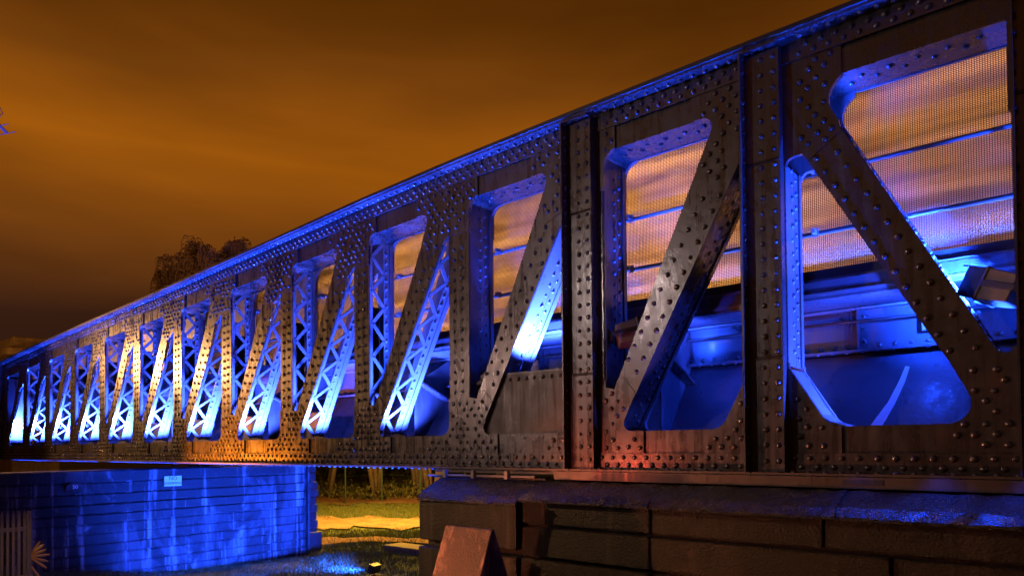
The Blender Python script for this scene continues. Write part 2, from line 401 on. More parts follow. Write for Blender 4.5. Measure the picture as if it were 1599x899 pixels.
# chord angles, flanges (one piece per two bays, with tight joints)
for k in range(-1, NP+1):
    Xl, Xr = xr_(k)+.003, xr_(k-1)-.003
    if k == NP: Xl -= .05
    ca = MB().box(Xl, Xr, -.028, -.017, -.318, -.186).build('bottom_chord_angle', DARK, BR)
    n = 15
    for i in range(n+1):
        x = Xl + .05 + i*(1.6/n)*.995
        if x > Xr-.02: continue
        if k in (-1, 0, 1) and False: continue
        riv(x, -.028, -.222, FN, ca); riv(x+.05 if x+.07 < Xr else x, -.028, -.283, FN, ca) if x+.07 < Xr else None
    fl = MB().box(Xl, Xr, -.155, W_+.14, -.338, -.320).build('bottom_flange', RUSTY, BR)
    if k <= 2:
        for i in range(n):
            x = Xl + .06 + i*(1.6/n); riv(x, -.095, -.320, (0, 0, 1), fl, .9)
    for i in range(n):      # bolt ends hanging under the flange
        x = Xl + .06 + i*(1.6/n); riv(x, -.11, -.338, (0, 0, -1), fl, .8)
    # top
    segs = [Xl + (Xr-Xl)*i/4 for i in range(5)]
    m = MB(); m2 = MB(); m3 = MB()
    for a, b in zip(segs, segs[1:]):
        za, zb = zt(a), zt(b)
        m.hexa([(a,-.028,za-.182),(b,-.028,zb-.182),(b,-.016,zb-.182),(a,-.016,za-.182)], [(a,-.028,za-.045),(b,-.028,zb-.045),(b,-.016,zb-.045),(a,-.016,za-.045)])
        m2.hexa([(a,-.150,za-.045),(b,-.150,zb-.045),(b,W_+.15,zb-.045),(a,W_+.15,za-.045)], [(a,-.150,za-.028),(b,-.150,zb-.028),(b,W_+.15,zb-.028),(a,W_+.15,za-.028)])
        m3.hexa([(a,-.172,za-.0275),(b,-.172,zb-.0275),(b,W_+.172,zb-.0275),(a,W_+.172,za-.0275)], [(a,-.172,za+.004),(b,-.172,zb+.004),(b,W_+.172,zb+.004),(a,W_+.172,za+.004)])
    ta = m.build('top_chord_angle', DARK, BR); tf = m2.build('top_flange', DARK, BR); m3.build('top_cover_plate', BLK, BR)
    for i in range(16):
        x = Xl + .04 + i*.1
        if x > Xr-.05: break
        if k in (0, 1, 2) and (x - xr_(k) < .27 and k < 2): continue
        riv(x, -.028, zt(x)-.142, FN, ta); riv(x+.05, -.028, zt(x)-.088, FN, ta)
        riv(x+.02, -.085, zt(x)-.045, (0, 0, -1), tf)
    # soffit plates closing the box at the window heads
    (kk, bl, br, U_, L_) = BAYS[k+1]
    ux0, ux1 = min(p_[0] for p_ in U_), max(p_[0] for p_ in U_)
    m = MB()
    sg = [Xl + (Xr-Xl)*i/4 for i in range(5)]
    for a, b in zip(sg, sg[1:]):
        m.hexa([(a,.018,wt(a)+.006),(b,.018,wt(b)+.006),(b,W_-.018,wt(b)+.006),(a,W_-.018,wt(a)+.006)], [(a,.018,wt(a)+.018),(b,.018,wt(b)+.018),(b,W_-.018,wt(b)+.018),(a,W_-.018,wt(a)+.018)])
    so = m.build('chord_soffit_plate', DARK, BR)
    if k in (1, 2, 0):
        x = ux0 + .1; i = 0
        while x < ux1-.06:
            riv(x, .13 if i % 2 else .2, wt(x)+.006, (0, 0, -1), so); x += .085; i += 1
    MB().box(Xl, Xr, .02, W_-.02, -.30, -.288).build('chord_floor_plate', DARK, BR)

# side faces of posts and diagonals: legs, lacing or cover plates
def side(par, p0, p1, laced, mat, inward, rivs=True):
    """face spanning the two webs along p0-p1 (x,z); 'inward' is the unit (x,z) normal pointing into the member"""
    p0, p1 = Vector(p0), Vector(p1); n = Vector(inward)
    def strip(nm, ya, yb, d0, th):
        a, b, c, d_ = p0+n*d0, p1+n*d0, p1+n*(d0+th), p0+n*(d0+th)
        return MB().hexa([(a.x,ya,a.y),(a.x,yb,a.y),(d_.x,yb,d_.y),(d_.x,ya,d_.y)], [(b.x,ya,b.y),(b.x,yb,b.y),(c.x,yb,c.y),(c.x,ya,c.y)]).build(nm, mat, par)
    L = (p1-p0).length; dr = (p1-p0)/L; out3 = (-n.x, 0, -n.y)
    strip('angle_leg', .012, .052, .004, .011)
    leg = strip('angle_leg', W_-.15, W_-.018, .004, .011)
    strip('angle_leg', W_-.062, W_-.012, -.010, .010)
    if laced:
        ya, yb = .046, W_-.145; nb = max(3, round(L/.19)); 
        for i in range(nb):
            a = p0 + dr*(L*i/nb) + n*.002; b = p0 + dr*(L*(i+1)/nb) + n*.002
            y_a, y_b = (ya, yb) if i % 2 else (yb, ya)
            MB().bar((a.x, y_a, a.y), (b.x, y_b, b.y), .042, .010, (n.x, 0, n.y)).build('lacing_bar', mat, par)
    else:
        cp = strip('cover_plate', .05, W_-.152, .006, .010)
    if rivs:
        q = .06
        while q < L-.04:
            P = p0 + dr*q + n*.004
            riv(P.x, W_-.115, P.y, out3, leg, .9)
            if not laced:
                P = p0 + dr*(q+.05) + n*.006
                riv(P.x, W_-.20, P.y, out3, leg, .9)
            q += .104
posts = {k: HEADS[i] for i, k in enumerate(range(-2, NP+1))}
diags = {}
for (k, Xl, Xr, U_, L_) in BAYS:
    laced = 3 <= k <= NP-1
    dg = [o for o in BR.children if o.name.startswith('diagonal')]
for i, (k, Xl, Xr, U_, L_) in enumerate(BAYS):
    dgo = bpy.data.objects['diagonal' if i == 0 else 'diagonal.%03d' % i]
    laced = 3 <= k <= NP-1
    if k in (0, -1):
        a, b = Vector((Xl+.53, 2.22)), Vector((Xl+1.46, .44)); d_ = (b-a).normalized()
        n = Vector((d_.y, -d_.x)); n = n if n.x < 0 else -n
        side(dgo, a, b, False, LIT_PALE, n)
        side(posts[k], (Xl+.225, .45), (Xl+.225, 1.92), False, LIT_PALE, (-1, 0))
        # curved inside edge of the lower window
        m = MB()
        pts = [(Xl+.238, .42), (Xl+.30, .31), (Xl+.37, .18), (Xl+.43, .09), (Xl+.50, .035), (Xl+.60, .004)]
        for (ax, az), (bx, bz) in zip(pts, pts[1:]):
            m.hexa([(ax,.012,az),(ax,W_-.012,az),(ax-.01,W_-.012,az-.006),(ax-.01,.012,az-.006)], [(bx,.012,bz),(bx,W_-.012,bz),(bx-.01,W_-.012,bz-.008),(bx-.01,.012,bz-.008)])
        m.build('edge_plate', LIT_PALE, posts[k])
    else:
        top = min(2.05, wt(Xr) - .375)
        a, b = Vector((Xl+.50, .03)), Vector((Xr-.085, top-.02)); d_ = (b-a).normalized()
        b0 = Vector((Xl+.525, .2)); d_ = (b-b0).normalized(); a = b0 - d_*.19
        n = Vector((d_.y, -d_.x)); n = n if n.x < 0 else -n
        side(dgo, a, b, laced, DARK if k == 1 else LIT_PALE, n)  # one bay's side face darkened in place of shade
        pw = .30 if k == 1 else .29 if k == 2 else .28
        side(posts[k], (Xl+pw-.003, .36), (Xl+pw-.003, wt(Xl)-.03), laced, LIT_PALE if k > 2 else DECK, (-1, 0))
        if k >= 1:   # right-hand window edge plate so that the post reads as a box from the other side
            MB().box(Xr+.006 if k > 2 else Xr-.07, Xr+.016 if k > 2 else Xr-.06, .014, W_-.014, .4, 1.6).build('angle_leg', DARK, posts[k-1])

# big stiffened pilasters at three posts
def pilaster(k):
    X = xr_(k); p_ = posts[k]; x0, x1 = X-.035, X+.225; ztop = zt(X)-.05
    p_.name = p_.name
    m = MB().box(x0+.012, x1, -.104, -.092, -.316, .49); a = m.build('cover_plate', DARK, p_)
    b = MB().box(x0+.012, x1-.004, -.098, -.087, .515, 1.92).build('cover_plate', DARK, p_)
    c = MB().box(x0+.012, x1, -.102, -.092, 1.935, ztop-.03).build('cover_plate', DARK, p_)
    for zz_ in (.50, 1.927):
        MB().hexa([(x0+.012,-.106,zz_-.012),(x1-.002,-.106,zz_-.012),(x1-.002,-.085,zz_-.012),(x0+.012,-.085,zz_-.012)], [(x0+.012,-.098,zz_+.012),(x1-.002,-.098,zz_+.012),(x1-.002,-.085,zz_+.012),(x0+.012,-.085,zz_+.012)]).build('splice_strip', DARK, p_)
    MB().box(x1-.013, x1-.001, -.0915, -.0, -.316, ztop).build('pilaster_side', DARK, p_)
    MB().box(x0+.013, x0+.024, -.0915, -.0, -.316, ztop).build('pilaster_side', DARK, p_)
    MB().box(x0-.002, x0+.011, -.185, -.0, -.317, ztop-.02).build('stiffener_flange', DARK, p_)
    MB().box(x0-.002, x1, -.16, -.0, ztop-.018, ztop-.006).build('pilaster_cap', DARK, p_)
    z = -.24
    while z < ztop-.05:
        host = a if z < .48 else b if z < 1.91 else c
        yy = -.104 if z < .48 else -.098 if z < 1.91 else -.102
        if abs(z-.5) > .035 and abs(z-1.927) > .035:
            for q in (.105, .195): riv(X+q-.01, yy, z, FN, host, .95)
        riv(x0+.011, -.135, z+.05, (1, 0, 0), p_, .8)
        z += .112
    return p_
for k in (-1, 0, 1): pilaster(k)
# infill plate in the bay left of the second pilaster
(_, Xl, Xr, U_, L_) = BAYS[3]
pl = plate('infill_plate', [[(Xl+.40, -.02), (Xr-.03, -.02), (Xr-.03, .575), (Xl+.68, .575), (Xl+.5, .2)]], [], .03, .042, RUSTY, BR)
MB().box(Xl+.70, Xr-.04, .026, .15, .576, .592).build('infill_shelf', LIT_PALE, BR)
for i in range(8): riv(Xl+.79+i*.1, .03, .53, FN, pl)
# end of the span, solid wall of the last bay is handled by cover plates; end post flange
MB().box(xr_(NP)-.06, xr_(NP)-.045, -.12, W_+.1, -.318, zt(xr_(NP))-.05).build('end_plate', DARK, BR)

# handrails, perforated sheet and backing panel, deck edge
for k in range(-1, NP+1):
    Xl, Xr = xr_(k)+.004, xr_(k-1)-.004
    zt0, zt1 = zt(Xl)-.12, zt(Xr)-.12
    ph = .35*k
    # backing panel, waved to break raking light into bands
    V, F = [], []; nx, nz = 8, 44
    for i in range(nx+1):
        x = Xl + (Xr-Xl)*i/nx; top_ = zt(x)-.12
        for j in range(nz+1):
            z = 1.16 + (top_-1.16)*j/nz
            V.append((x, .60 + .020*math.sin((z - .10*x)*2*math.pi/.42 + .8*math.sin(x*1.1)) + .010*math.sin((z+.2*x)*2*math.pi/.23 + ph*0), z))
    for i in range(nx):
        for j in range(nz): q = i*(nz+1)+j; F.append((q, q+nz+1, q+nz+2, q+1))
    m = MB().add(V, F)
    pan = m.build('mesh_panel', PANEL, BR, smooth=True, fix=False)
    wm = MB(); x = Xl+.004
    px_ = .0150; pz_ = .0128
    if k <= 7:
        while x < Xr:
            wm.box(x-.0022, x+.0022, .538, .543, 1.22, zt(x)-.12); x += px_
        z = 1.225
        zmax = min(zt0, zt1)
        while z < zmax:
            wm.box(Xl, Xr, .5335, .5375, z-.0019, z+.0019); z += pz_
        kind(wm.build('perforated_sheet', WIRE, pan, fix=False), 'stuff')
    for zr in (1.50, 1.965):
        rl = MB().tube([(Xl, .495, zr), (Xr, .495, zr)], .018, 8).build('handrail', LIT_PALE, pan, smooth=True)
        for xx in (Xl+.30, Xr-.02):
            MB().box(xx-.012, xx+.012, .39, .50, zr-.018, zr+.018).build('rail_clip', GALV, pan)
            MB().box(xx-.02, xx+.02, .45, .458, zr-.035, zr+.03).build('rail_clip', GALV, pan)
    if k <= 3:
        l = bpy.data.lights.new('panel_blue_fill', 'AREA'); l.shape = 'RECTANGLE'; l.size = 1.5; l.size_y = .012; l.energy = (36 if k < 1 else 15 if k < 2 else 4); l.color = (.08, .17, 1.)
        o = bpy.data.objects.new('panel_blue_fill', l); C.objects.link(o); o.location = ((Xl+Xr)/2, .507, 1.228); o.rotation_euler = (R(180-11), 0, 0); l.spread = R(38)  # unseen strips added to rake blue bands across the panels
    MB().box(Xl, Xr, .51, .56, 1.145, 1.22).build('sheet_frame', BLK, pan)
    MB().box(Xl+.02, Xl+.05, .515, .55, 1.22, zt0).build('sheet_frame', GALV, pan)
    # deck edge and longitudinal girder
    MB().box(Xl, Xr, .46, .475, 1.03, 1.14).build('deck_edge_plate', LIT_PALE, BR)
    MB().box(Xl, Xr, .44, .60, 1.005, 1.028).build('deck_edge_plate', LIT_PALE, BR)
    V, F = [], []
    for i, x in enumerate((Xl, Xr)):
        for j in range(7):
            a = j/6; V.append((x, .52+.55*a, 1.0 + .06*math.sin(a*math.pi) - .05*a))
    for j in range(6): F.append((j, j+1, j+8, j+7))
    MB().add(V, F).build('deck_soffit', LIT_PALE, BR, smooth=True)
    if k <= 6:
        gd = MB().box(Xl, Xr, 1.0, 1.014, .62, .97).build('deck_girder', DECK, BR)
        MB().box(Xl, Xr, .94, .999, .955, .972).build('girder_flange', LIT_PALE, gd)
        MB().box(Xl, Xr, .90, .999, .61, .628).build('girder_flange', DECK, gd)
        xs = Xl + .47
        MB().box(xs, xs+.012, .93, .999, .63, .954).build('stiffener', DECK, gd)
        MB().box(xs-.06, xs+.07, .985, .999, .63, .954).build('stiffener', DECK, gd)
        for i in range(14):
            if abs(Xl+.06+i*.112-xs) > .06: riv(Xl+.06+i*.112, .999, .665, FN, gd, .9)
            if k < 2: riv(Xl+.06+i*.112, .90+.03, .61, (0, 0, -1), gd, .8)
        for i in range(3): riv(xs+.045, .985, .70+i*.1, FN, gd, .8)
    V = [(Xl, 1.02, .60), (Xr, 1.02, .60), (Xr, .42, -.22), (Xl, .42, -.22), (Xl, 1.03, .59), (Xr, 1.03, .59), (Xr, .43, -.23), (Xl, .43, -.23)]
    MB().hexa(V[:4], V[4:]).build('apron_plate', DECK if k < 2 else BLK, BR)  # far bays blackened to stand in for shade
for loc, aim, pw in (((2.45, .50, .80), (1.0, .80, .15), 520), ((.95, .55, .93), (.75, .85, .10), 20), ((.05, .50, .80), (-.55, .75, .1), 70)):
    spot('apron_fill_light', loc, aim, pw, BLUE, 130, .9, .04)  # unseen fills added to brighten the apron plates
# pale lime run down the apron plate
V = [(.814,.923,.467),(.843,.917,.46),(.785,.837,.35),(.822,.828,.337),(.729,.717,.186),(.775,.708,.174),(.634,.59,.012),(.712,.588,.01),(.585,.50,-.11),(.675,.498,-.113)]
MB().add([(x, y-.004, z+.004) for x, y, z in V] + [(x, y, z) for x, y, z in V], [(2*i, 2*i+1, 2*i+3, 2*i+2) for i in range(4)] + [(0, 10, 11, 1), (8, 9, 19, 18)] + [(2*i, 2*i+2, 2*i+12, 2*i+10) for i in range(4)] + [(2*i+1, 2*i+11, 2*i+13, 2*i+3) for i in range(4)]).build('lime_streak', SIGNW, [o for o in BR.children if o.name.startswith('apron_plate')][1])
for k in range(0, 6):
    spot('deck_fill_light', (xr_(k)+.75, .60, .74), (xr_(k)+.65, .66, 1.03), 70, ICE, 150, .9, .03)  # fills added for the bright band along the deck soffit
for xa_, xb_ in ((-3.15, -1.65), (-1.55, -.02), (.02, 1.55), (1.65, 3.1)):
    cd = MB().tube([(xa_, .93, .86), (xa_*.6+xb_*.4, .93, .855), (xb_, .93, .862)],   .012, 8).build('conduit', BLK, BR, smooth=True)
    for q in (.25, .75): MB().box(xa_*(1-q)+xb_*q-.015, xa_*(1-q)+xb_*q+.015, .94, .999, .835, .885).build('conduit_clip', BLK, cd)
bevelled(MB().box(.92, 1.06, .93, .998, .73, .90).build('junction_box', HOUS, BR), .01)
# cross girders with haunch and bracket at every other post
for k in (-1, 1, 3, 5, 7):
    X = xr_(k)+.60
    m = MB().hexa([(X,.40,-.2),(X+.012,.40,-.2),(X+.012,1.0,.58),(X,1.0,.58)], [(X,.40,.62),(X+.012,.40,.62),(X+.012,1.0,.97),(X,1.0,.97)])
    cg = m.build('cross_girder', DECK if k < 3 else BLK, BR)  # far girders blackened in place of shade
    MB().bar((X+.05, .38, .66), (X+.05, 1.0, .40), .12, .02, (0, .35, 1)).build('girder_flange', DARK, cg)
    for i in range(7):
        for q in (.02, .08):
            a = i/6; riv(X+q, .40+.56*a, .657-.235*a-.0, (0, -.39, .92), cg, .7)
MB().box(xr_(NP), 3.2, .45, 4.0, .98, 1.12).build('deck_slab', DECK, BR)
MB().box(xr_(NP), 3.2, 3.98, 4.0, .60, 1.0).build('deck_slab', DECK, BR)
# sole plate and bearing on the near pier
MB().box(-1.75, 3.3, -.17, .5, -.415, -.341).build('sole_plate', RUSTY, BR)
MB().box(-3.3, -1.77, -.13, .5, -.375, -.341).build('sole_plate', RUSTY, BR)
MB().box(.62, .86, -.175, .3, -.39, -.36).build('bearing_block', BLK, BR)

# ---- rivets
def rivet_mesh():
    V = []; F = []; seg = 8
    prof = [(.0215, 0.), (.0205, .006), (.0145, .0135), (.006, .0168)]
    for r_, h in prof:
        for k in range(seg): V.append((r_*math.cos(k*2*math.pi/seg), r_*math.sin(k*2*math.pi/seg), h))
    for i in range(len(prof)-1):
        for k in range(seg): q = (k+1) % seg; F.append((i*seg+k, i*seg+q, (i+1)*seg+q, (i+1)*seg+k))
    F.append(tuple((len(prof)-1)*seg + k for k in range(seg))); return V, F
RV, RF = rivet_mesh()
def rmat(n):
    return Vector(n).to_track_quat('Z', 'Y').to_matrix()
RMS = {}
def rm(m_):
    if m_.name not in RMS:
        me = bpy.data.meshes.new('rivet'); me.from_pydata(RV, [], RF); me.materials.append(m_); me.polygons.foreach_set('use_smooth', [True]*len(RF)); RMS[m_.name] = me
    return RMS[m_.name]
vis = []
rest = {}
for r_ in RIV:
    q = pix(r_[0]); ok = q and -5 < q[0] < 1604 and -5 < q[1] < 900 and r_[1] == FN and r_[0].y < .01
    vis.append((q[2]/r_[3] if ok else 1e9, r_))
vis.sort(key=lambda a: a[0])
for i, (dz, (P, n, par, s)) in enumerate(vis):
    M = rmat(n); mm = par.data.materials[0]
    if i < 300 and dz < 1e8:
        o = bpy.data.objects.new('rivet', rm(mm)); C.objects.link(o); o.parent = par if par.parent == BR else par.parent
        o.matrix_parent_inverse = Matrix.Identity(4)
        o.location = P; o.rotation_euler = M.to_euler(); o.scale = (s, s, s)
    else:
        g = rest.setdefault(mm.name, MB())
        g.add([P + M @ (Vector(v)*s) for v in RV], RF)
mb = MB(); mats = []; idx = []
for nm, g in rest.items():
    mats.append(nm); idx += [len(mats)-1]*len(g.f); mb.add(g.v, g.f)
ro = mb.build('rivets', MATS[mats[0]], BR, smooth=True, fix=False)
for nm in mats[1:]: ro.data.materials.append(MATS[nm])
ro.data.polygons.foreach_set('material_index', idx); kind(ro, 'stuff')

# ---- blue lamps inside the truss, hidden in the bottom chord, with added soffit fills
for (k, Xl, Xr, U_, L_) in BAYS:
    if k >= 3:
        spot('truss_floodlight', (Xl+.93, .19, -.06), (Xl+.62, .19, .9), 3300 if k < NP else 2500, ICE, 112, .6, .04)
        spot('truss_floodlight', (Xl+.13, .19, .55), (Xl+.30, .2, 2.0), 5, BLUE, 100, .8, .03) if False else None
    if k in (1, 2): spot('soffit_fill_light', (Xl+.35, .17, 1.25), (Xl+.85, .19, 2.42), 700, BLUE, 80, .9, .03)  # unseen fills added to turn soffits and post faces blue
    elif k >= 3: spot('soffit_fill_light', (Xl+.44, .19, .30), (Xl+.80, .19, 2.3), 1500 if k < 4 else 600, BLUE, 70, .9, .03)
    if k in (0, -1): spot('soffit_fill_light', (Xl+.47, .17, 2.20), (Xl+1.05, .19, 2.42), 200, BLUE, 120, .9, .03)
    if k in (0, -1): spot('soffit_fill_light', (Xr-.16, .19, .36), (Xr-1.0, .19, 2.4), 2600, BLUE, 80, .9, .03)
    if k == 0:
        spot('truss_floodlight', (Xl+1.15, .17, -.06), (Xl+.36, .20, .55), 1400, ICE, 78, .7, .04)
    elif k == 2:
        spot('truss_floodlight', (Xl+1.15, .22, .66), (Xl+1.0, .25, 1.4), 2600, ICE, 130, .6, .04)
# ------------------------------------------------------------------ visible box floodlights
def floodlight(label, cen, dirv, upv, power, angle, size=.21):
    th = thing('box_floodlight', label, 'floodlight', cen, 'box floodlights clamped inside the truss')
    f = Vector(dirv).normalized(); s_ = f.cross(Vector(upv)).normalized(); u_ = s_.cross(f); c = Vector(cen)
    def blk(nm, a0, a1, b0, b1, c0, c1, mat, tap=1.):
        V = []
        for cc, tp in ((c0, 1.), (c1, tap)):
            V.append([c + s_*a*tp + u_*b*tp + f*cc for a, b in ((a0, b0), (a1, b0), (a1, b1), (a0, b1))])
        return bevelled(MB().hexa(*V).build(nm, mat, th), .008)
    h = size/2
    blk('housing', -h, h, -h, h, -.02, -.20, HOUS, .86)
    blk('hood', -h, h, h-.012, h, .0, .16, BLK); blk('hood', -h, -h+.012, -h, h, .0, .12, BLK); blk('hood', h-.012, h, -h, h, .0, .12, BLK)
    blk('rim', -h-.008, h+.008, -h-.008, h+.008, -.02, .0, HOUS)
    blk('glass', -h+.02, h-.02, -h+.02, h-.02, .001, .004, GLASS)
    blk('yoke', -h-.03, -h-.018, -.02, .02, -.24, -.02, BLK); blk('yoke', h+.018, h+.03, -.02, .02, -.24, -.02, BLK); blk('yoke', -h-.03, h+.03, -.02, .02, -.255, -.24, BLK)
    spot('box_floodlight_beam', c + f*.012, c + f, power, BLUE, angle, .6, .05)
    return th
floodlight('beige box floodlight with dark hood beside the far right pilaster', (1.41, .19, .86), (-.95, .55, .42), (.45, 0, 1), 3500, 165, .20)
floodlight('tilted box floodlight behind the diagonal left of the second pilaster from the right', (-1.08, .19, .86), (.80, .62, .22), (-.35, 0, 1), 420, 150, .20)
floodlight('small box floodlight by the bottom of the diagonal beside the plated bay', (-2.66, .20, .62), (.75, .3, .45), (-.3, 0, 1), 900, 140, .18)

# ---- ground floodlights in front of and under the bridge
def groundflood(label, loc, aim, power, angle, lit=BLUE, blend=.7):
    th = thing('ground_floodlight', label, 'floodlight', loc)
    x, y, z = loc; a = (Vector(aim)-Vector(loc)).normalized(); c = Vector(loc)+Vector((0, 0, .16))
    s_ = a.cross(Vector((0, 0, 1)) if abs(a.z) < .95 else Vector((1, 0, 0))).normalized(); u_ = s_.cross(a)
    MB().box(x-.13, x+.13, y-.13, y+.13, z, z+.03).build('base_plate', BLK, th)
    MB().tube([(x, y, z+.03), (x, y, z+.12)], .02, 8).build('stem', BLK, th)
    def blk(nm, h, c0, c1, mat): 
        MB().hexa([c+s_*p_+u_*q+a*c0 for p_, q in ((-h,-h*.7),(h,-h*.7),(h,h*.7),(-h,h*.7))], [c+s_*p_+u_*q+a*c1 for p_, q in ((-h,-h*.7),(h,-h*.7),(h,h*.7),(-h,h*.7))]).build(nm, mat, th)
    blk('housing', .12, -.06, .05, BLK); blk('glass', .10, .051, .055, GLASS)
    spot('ground_floodlight_beam', c + a*.07, c + a, power, lit, angle, blend, .05)
groundflood('blue floodlight glaring in the grass in front of the concrete wall', (-8.6, 3.32, -2.6), (-12, 2.7, -1.4), 5600, 92)
spot('ground_floodlight_beam', (-9.1, .9, -2.42), (-12, 1.7, -1.5), 2200, BLUE, 92, .7, .05)
for x, pw in ((-16.5, 8000), (-13.5, 10000), (-10.5, 14000), (-7.5, 16000), (-4.8, 18000)):
    spot('ground_uplight', (x, -.27, -2.44), (x, -.20, 2.6), pw, BLUE, 82, .7, .05)
for x, pw in ((-2.4, 1500), (-.8, 1500), (.8, 2000), (2.4, 2000)):
    l = bpy.data.lights.new('ledge_strip_light', 'AREA'); l.shape = 'RECTANGLE'; l.size = 1.5; l.size_y = .012; l.energy = pw*.05; l.color = BLUE; l.spread = R(11)
    o = bpy.data.objects.new('ledge_strip_light', l); C.objects.link(o); o.location = (x, -.205, -.33); o.rotation_euler = (R(180+3.2), 0, 0)
spot('pilaster_fill_light', (1.25, -.19, -.28), (.23, -.05, 1.7), 900, BLUE, 34, .7, .01)  # spots added to brighten the pilaster sides
spot('pilaster_fill_light', (-.35, -.19, -.28), (-1.37, -.05, 1.6), 120, (.2, .14, 1.), 34, .7, .01)
for x, pw in ((-2.9, 4), (.7, 5), (1.15, 16), (1.6, 16), (2.1, 12)):
    spot('ledge_fill_light', (x, -.24, -.22), (x+.05, -.40, -.60), pw, BLUE, 120, .9, .03)  # spots added for the blue glitter on the coping

# ------------------------------------------------------------------ ground, path, planting
def sheet(name, pts, z, mat, k='structure'):
    return kind(MB().add([(x, y, z) for x, y in pts], [tuple(range(len(pts)))]).build(name, mat, None, fix=False), k)
GZ = -2.6
V, F = [], []
xs = [-600, -200, -80, -50] + [-40+i*1.0 for i in range(50)] + [15, 40, 200, 600]; ys = [-600, -100, -40, -12] + [-8+i*1.0 for i in range(36)] + [40, 80, 200, 600]
def gz(x, y):
    h = 0.
    if -60 < x < 12 and -9 < y < 32:
        h = .05*math.sin(x*1.3+y*.7) + .03*math.sin(x*2.7-y*1.9)
        h += .32*math.exp(-((x+12)**2/2.5 + (y+1.4)**2/6))
        if y > 16: h += .10*(y-16)
        if 6 < y < 12: h *= .25
    return GZ + h
for x in xs:
    for y in ys: V.append((x, y, gz(x, y)))
for i in range(len(xs)-1):
    for j in range(len(ys)-1): q = i*len(ys)+j; F.append((q, q+len(ys), q+len(ys)+1, q+1))
kind(MB().add(V, F).build('ground', GROUND, None, smooth=True), 'structure')
def draped(name, left, right, mat, dz, n=60):
    V, F = [], []
    for i in range(n+1):
        a = i/n
        for b in (0, .33, .66, 1):
            e0 = (.16*math.sin(i*.9)+.12*math.sin(i*2.3+1)+.08*math.sin(i*4.1)) if b in (0, 1) else 0
            b = b + e0*(.9 if b == 0 else -.9)
            x = (left[0][0]*(1-b)+left[1][0]*b)*(1-a) + (right[0][0]*(1-b)+right[1][0]*b)*a
            y = (left[0][1]*(1-b)+left[1][1]*b)*(1-a) + (right[0][1]*(1-b)+right[1][1]*b)*a
            V.append((x, y, gz(x, y)+dz))
    for i in range(n):
        for j in range(3): q = i*4+j; F.append((q, q+4, q+5, q+1))
    return kind(MB().add(V, F).build(name, mat, None, smooth=True), 'structure')
draped('path', ((-24, 2.2), (-27, 3.8)), ((-9, 11.6), (-12.2, 13.2)), PATH, .05)
draped('dirt_strip', ((-19.5, 1.6), (-20.3, 2.1)), ((-8.4, 8.3), (-9.0, 9.0)), LITTER, .05)
draped('leaf_bank', ((-34, 7.6), (-36, 10)), ((-14, 17.0), (-16, 19.5)), LITTER, .06)
# grass blades where the camera can see the ground
random.seed(3); gm = MB()
def blade(x, y, h, wd):
    a = random.uniform(0, 6.28); c, s_ = math.cos(a)*wd, math.sin(a)*wd; lx, ly = random.uniform(-.5, .5)*h, random.uniform(-.5, .5)*h; z = gz(x, y)
    gm.add([(x-c, y-s_, z-.01), (x+c, y+s_, z-.01), (x+lx, y+ly, z+h)], [(0, 1, 2)])
n = 0
while n < 26000:
    x, y = random.uniform(-14.5, -6.5), random.uniform(-2, 9)
    q = pix((x, y, GZ))
    if not q or not (60 < q[0] < 670 and 830 < q[1] < 925) or x < -11.95 and y < 4.4: n += .02; continue
    blade(x, y, random.uniform(.03, .10), random.uniform(.004, .009)); n += 1
n = 0
while n < 24000:
    x, y = random.uniform(-26, -9), random.uniform(3, 16); q = pix((x, y, GZ))
    if not q or not (484 < q[0] < 665 and 786 < q[1] < 900): n += .02; continue
    if 811 < q[1] < 827 and random.random() < .96: continue
    blade(x, y, random.uniform(.04, .13), random.uniform(.006, .013)); n += 1
kind(gm.build('grass', BLADE, None, fix=False), 'stuff')
kind(None or ro, 'stuff')

# ------------------------------------------------------------------ board-marked concrete wall under the bridge
cw = thing('concrete_wall', 'stained board marked concrete wall lit bright blue under the bridge', 'wall', (-12.3, 1.4, GZ))
random.seed(11); XW = -12.0
zs = [-2.80]
for h in (.20, .19, .19, .19, .185, .19, .185, .175, .18, .19, .21, .22): zs.append(zs[-1]+h)
for i, (za, zb) in enumerate(zip(zs, zs[1:])):
    dx = random.uniform(-.016, .016)
    bevelled(MB().box(XW-.6, XW+dx, -3.6, 4.1, za+.007, zb-.007).build('concrete_course', CONC, cw), .02)
    bevelled(MB().box(XW-.6, XW-.22+dx, 4.1, 4.52+random.uniform(-.03, .03), za+.004, zb-.004).build('concrete_course', SHADED_CONC, cw), .012)
MB().box(XW-.62, XW-.03, -3.6, 4.08, -2.8, zs[-1]).build('wall_core', CONC, cw)
MB().box(XW-.1, XW+.09, 4.06, 4.11, -2.75, zs[-1]-.05).build('corner_angle', CONC, cw)
tag(bevelled(MB().box(XW-.6, XW-.14, 4.16, 4.60, -2.8, -2.12).build('concrete_block', SHADED_CONC), .03), 'squat dark concrete block at the right foot of the blue wall', 'block')
